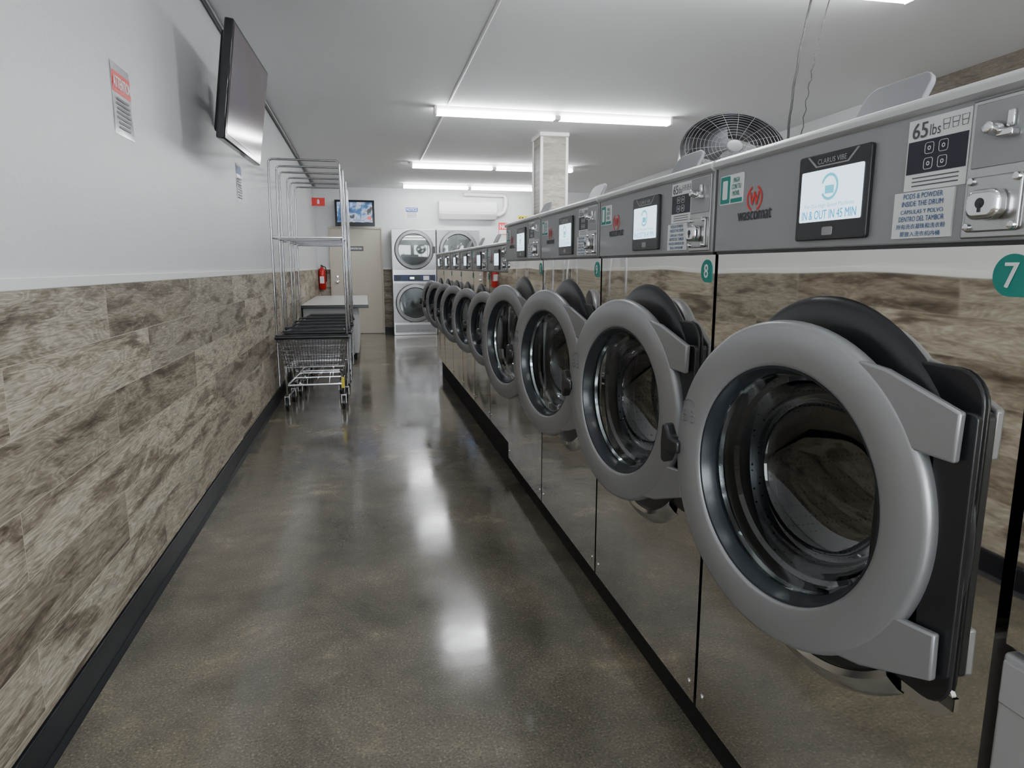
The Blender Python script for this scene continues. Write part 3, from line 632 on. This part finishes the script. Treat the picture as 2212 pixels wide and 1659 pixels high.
# ================================================================ CARTS
def make_cart():
    t = thing('laundry_cart', '', 'laundry cart', group='nested wire laundry carts')
    yn, yf = -.40, .40
    rn, rf = .315, .25     # rim half widths
    bn, bf = .26, .205
    zr, zb = .665, .40
    ch = cart_chrome
    def rim(z, a, b, e=0): return [(-a, yn+e, z), (a, yn+e, z), (b, yf-e, z), (-b, yf-e, z)]
    def lerp(p, q, s): return tuple(p[i]+(q[i]-p[i])*s for i in range(3))
    T = rim(zr, rn-.01, rf-.01); B = rim(zb, bn, bf, .06)
    m = MB()
    for s in (.2, .4, .6, .8): m.tube([lerp(T[i], B[i], s) for i in range(4)], .0024, 5, True)
    m.tube(B, .005, 6, True)
    for e, n in ((1, 16), (2, 13), (3, 16)):
        for k in range(n+1):
            s = k/n; m.tube([lerp(T[e], T[(e+1) % 4], s), lerp(B[e], B[(e+1) % 4], s)], .0022, 4)
    for k in range(1, 12): m.tube([lerp(B[0], B[1], k/12), lerp(B[3], B[2], k/12)], .0022, 4)
    for k in range(1, 6): m.tube([lerp(B[0], B[3], k/6), lerp(B[1], B[2], k/6)], .003, 4)
    m.build('basket', ch, t)
    m = MB()
    for k in range(25):
        s = k/24; a = Vector(lerp(T[0], T[1], s)); b = Vector(lerp(B[0], B[1], s)); m.tube([a-Vector((0, yn, zr)), b-Vector((0, yn, zr))], .0026, 4)
    for s in (.14, .28, .42, .56, .7, .85, 1): m.tube([Vector(lerp(T[0], B[0], s))-Vector((0, yn, zr)), Vector(lerp(T[1], B[1], s))-Vector((0, yn, zr))], .003, 5)
    m.build('basket_gate', ch, t, loc=(0, yn, zr))
    m = MB(); A = rim(zr+.006, rn, rf); m.tube(A, .014, 8, True)
    m.tube([(-rn, yn-.005, zr+.012), (rn, yn-.005, zr+.012)], .022, 10); m.build('black_rim', blk, t)
    m = MB(); zf = .235
    F_ = [(-.245, yn+.05, zf), (.245, yn+.05, zf), (.2, yf-.02, zf), (-.2, yf-.02, zf)]
    m.tube(F_, .010, 8, True); m.tube([(p[0], p[1], .13) for p in F_[1:3]], .008, 8); m.tube([(p[0], p[1], .13) for p in (F_[3], F_[0])], .008, 8)
    for i, p in enumerate(F_):
        m.tube([(p[0], p[1], .11), (p[0], p[1], zf), B[i]], .010, 8)
    for k in range(2, 8, 2): m.tube([lerp(F_[0], F_[1], k/8), lerp(F_[3], F_[2], k/8)], .003, 4)
    m.build('frame', ch, t)
    m = MB(); y = yn+.02; pts = [(-rn+.012, y, .24), (-rn+.012, y, zr), (-.30, y, 1.6), (-.293, y, 2.17), (-.285, y, 2.19), (-.265, y, 2.2), (.265, y, 2.2), (.285, y, 2.19), (.293, y, 2.17), (.30, y, 1.6), (rn-.012, y, zr), (rn-.012, y, .24)]
    m.tube(pts, .009, 10); m.build('hanging_rack', pole_chrome, t)
    m = MB(); z = 1.55; m.tube([(-.3, y, z), (.3, y, z), (.3, y+.02, z-.01), (.27, y+.22, z-.01), (-.27, y+.22, z-.01), (-.3, y+.02, z-.01)], .006, 6, True); m.build('rack_brace', pole_chrome, t)
    m = MB(); m.box(.235, .262, yn+.03, yn+.036, .20, .30); m.build('yellow_tag', yel, t)
    for i, (x, y) in enumerate(((-.25, yn+.06), (.25, yn+.06), (.2, yf-.03), (-.2, yf-.03))):
        m = MB(); m.cyl((x, y, .13), (x, y, .15), .016, 10); m.box(x-.022, x-.018, y-.02, y+.03, .055, .135); m.box(x+.018, x+.022, y-.02, y+.03, .055, .135); m.box(x-.022, x+.022, y-.02, y+.03, .13, .136)
        cs = m.build('caster', steel_b, t)
        m = MB(); m.lathe([(.03, -.014), (.056, -.014), (.062, -.008), (.062, .008), (.056, .014), (.03, .014)], (x, y+.01, .062), 'x', 24, closed=True); m.build('tyre', blk, cs)
        m = MB(); m.lathe([(0, -.012), (.034, -.012), (.034, .012), (0, .012)], (x, y+.01, .062), 'x', 20); m.build('hub', ring_m, cs)
    return t
CX = -.37*H; CY = 4.85*H+.40
cl = ['wire laundry cart with tall hanging rack, nearest in the nested row'] + [f'wire laundry cart with hanging rack, {o} from the near end of the nested row' for o in ('second', 'third', 'fourth', 'fifth')] + ['wire laundry cart with hanging rack, last in the row beside the folding table']
c0 = make_cart(); carts = [c0]+[dup(c0) for _ in range(5)]
for i, c in enumerate(carts):
    c.location = (CX+(.0, .014, -.008, .018, .006, .014)[i], CY+.43*i, 0); c['label'] = cl[i]
    if i:
        for ch in list(c.children):
            if ch.name.startswith('basket_gate'): ch.rotation_euler = (R(78), 0, 0)
            if ch.name.startswith('yellow_tag'): bpy.data.objects.remove(ch)

# ================================================================ DRYERS
DY = 10.1*H
grille = pm('dryer_grille', (.28, .28, .29), .4, .8)
bluep = pm('blue_panel', (.015, .03, .10), .35)
dry_front = pm('dryer_stainless', (.27, .27, .28), .25, .9)
dry_ring = pm('dryer_ring_silver', (.24, .24, .25), .3, .6)
def make_dryer(label):
    t = thing('stacked_dryer', label, 'dryer', group='stacked tumble dryers against the far wall'); w = .412
    m = MB(); m.box(-w, w, 0, .5, .0, 1.985); m.build('cabinet', steel_b, t, .006)
    for zz, nm in ((.61, 'lower'), (1.605, 'upper')):
        m = MB(); m.prism(rrect(-w+.012, w-.012, zz-.37, zz+.37, .03), -.008, 0, 'y'); m.build('front_panel', dry_front, t, .003)
        m = MB(); m.lathe([(.29, -.02), (.295, -.05), (.305, -.058), (.35, -.055), (.368, -.035), (.37, -.008), (.29, -.008)], (0, 0, zz), 'y', 56, closed=True); d = m.build('door', dry_ring, t)
        MB().lathe([(0, -.032), (.29, -.026)], (0, 0, zz), 'y', 40).build('glass', glass_d, d)
        m = MB(); m.lathe([(.296, -.052), (.302, -.062), (.309, -.052)], (0, 0, zz), 'y', 48); m.build('chrome_ring', chrome, d)
        m = MB(); m.box(.34, .395, -.07, -.04, zz-.06, zz+.06); m.build('handle', blk, d, .006)
        m = MB(); m.lathe([(.285, -.0085), (.27, -.0115), (.13, -.012), (.10, -.0175), (.045, -.0175), (.038, -.021), (0, -.021)], (0, 0, zz), 'y', 40); m.build('drum', steel_b, t)
    m = MB(); m.box(-w+.02, w-.02, -.012, 0, 1.02, 1.14); c = m.build('control_strip', bluep, t, .003)
    for x0, x1, mt in ((-.36, -.26, navy), (-.12, .10, blk), (.16, .27, white_m), (.3, .36, blk)):
        MB().box(x0, x1, -.015, -.012, 1.04, 1.12).build('control_window', mt, c, .002)
    MB().box(-.09, -.01, -.017, -.015, 1.06, 1.1).build('indicator', disp_m, c)
    m = MB(); m.box(-w+.03, w-.03, -.006, 0, .05, .2)
    m.build('lint_panel', grille, t, .003)
    for x in (-.1, 0, .1, .2): MB().box(x, x+.07, -.008, -.006, .085, .09).build('vent_slot', blk, t)
    MB().box(-.39, -.33, -.015, -.008, .985, 1.0).build('label_plate', white_m, t)
    return t
d0 = make_dryer('stainless stacked pair of dryers beside the cream door'); d1 = dup(d0); d1['label'] = 'stainless stacked pair of dryers right of the first, behind the washers'
xa = at(849, 640, Y=DY).x
d0.location = (xa+.415, DY, 0); d1.location = (xa+.415+.835, DY, 0)

# ================================================================ FAN + CORDS
blade_m = pm('dark_fan_blade', (.05, .05, .055), .4, .4)
wire_m = pm('fan_wire', (.22, .22, .23), .35, .6)
t = thing('drum_fan', 'round black and chrome caged fan standing behind the large washers', 'fan', (1.98, 3.55, 1.36))
fz = .50
fc = MB(); fc.tube([(.16*math.cos(R(a)), .18*math.sin(R(a)), .02) for a in range(0, 360, 20)], .015, 8, True); fc.tube([(0, .18, .02), (0, .18, .1), (0, .12, .3), (0, .12, fz-.28)], .015, 8); fc.tube([(0, .12, fz-.28), (0, .14, fz)], .015, 8); fc.build('stand', blk, t)
def fan_part(m, name, mat):
    rot = Matrix.Translation((0, 0, fz)) @ Matrix.Rotation(R(-18), 4, 'Z') @ Matrix.Rotation(R(-34), 4, 'X')
    bmesh.ops.transform(m.bm, matrix=rot, verts=m.bm.verts); return m.build(name, mat, t)
r = .27
m = MB(); m.lathe([(r, -.09), (r+.012, -.08), (r+.012, .09), (r, .1), (r-.004, .09), (r-.004, -.08)], (0, 0, 0), 'y', 64, closed=True); fan_part(m, 'shroud', blk)
for nm, y0, dy in (('front_grille', -.09, -.035), ('rear_grille', .09, .035)):
    m = MB()
    for q in (.08, .10, .12, .14, .16, .18, .2, .22, .24, .257):
        yy = y0+dy*math.sqrt(max(0, 1-(q/r)**2)); m.tube([(q*math.cos(R(a)), yy, q*math.sin(R(a))) for a in range(0, 360, 10)], .0011, 4, True)
    for a in range(0, 360, 20):
        m.tube([(q*math.cos(R(a)), y0+dy*math.sqrt(max(0, 1-(q/r)**2)), q*math.sin(R(a))) for q in (.05, .12, .2, .26, r)], .0012, 4)
    m.lathe([(0, y0+dy*1.2), (.04, y0+dy*1.1), (.045, y0+dy*.9)], (0, 0, 0), 'y', 24); fan_part(m, nm, wire_m)
m = MB(); m.lathe([(0, -.03), (.06, -.03), (.07, .0), (.07, .07), (0, .08)], (0, 0, 0), 'y', 24); fan_part(m, 'motor', blade_m)
for k in range(3):
    m = MB(); n = 8; vs = []
    for i in range(n+1):
        q = .05+.2*i/n; row = []
        for s in (-1, 0, 1):
            a = R(120*k+s*(26+10*i/n)+8*i/n); row.append(m.bm.verts.new((q*math.cos(a), -.0+s*.035, q*math.sin(a))))
        vs.append(row)
    for i in range(n):
        for j in range(2): m.bm.faces.new((vs[i][j], vs[i][j+1], vs[i+1][j+1], vs[i+1][j]))
    fan_part(m, 'blade', blade_m)
def swing(p0, p1, n, amp, seed):
    random.seed(seed); ph = random.random()*6; return [Vector(p0).lerp(Vector(p1), i/n)+Vector((amp*math.sin(i*1.7+ph)*math.sin(PI*i/n)-.03*math.sin(PI*i/n)*1.0, 0, 0)) for i in range(n+1)]
m = MB(); m.tube(swing((2.62, 3.86, zc(3.86)-.004), (2.3, 3.52, 1.75), 20, .003, 1), .007, 8)
tag(m.build('ceiling_power_cable', blk_matte), 'thick black cable hanging from the ceiling behind the washers', 'cable')
m = MB(); m.tube(swing((2.72, 3.83, zc(3.83)-.004), (2.36, 3.5, 1.75), 44, .007, 2), .003, 6)
tag(m.build('thin_power_cable', blk_matte), 'thin kinked black cord hanging right of the thick cable', 'cable')

# ---------------------------------------------------------------- world
w = bpy.data.worlds.new('world'); SC.world = w; w.use_nodes = True
w.node_tree.nodes['Background'].inputs[0].default_value = (.75, .85, 1, 1); w.node_tree.nodes['Background'].inputs[1].default_value = 2.0
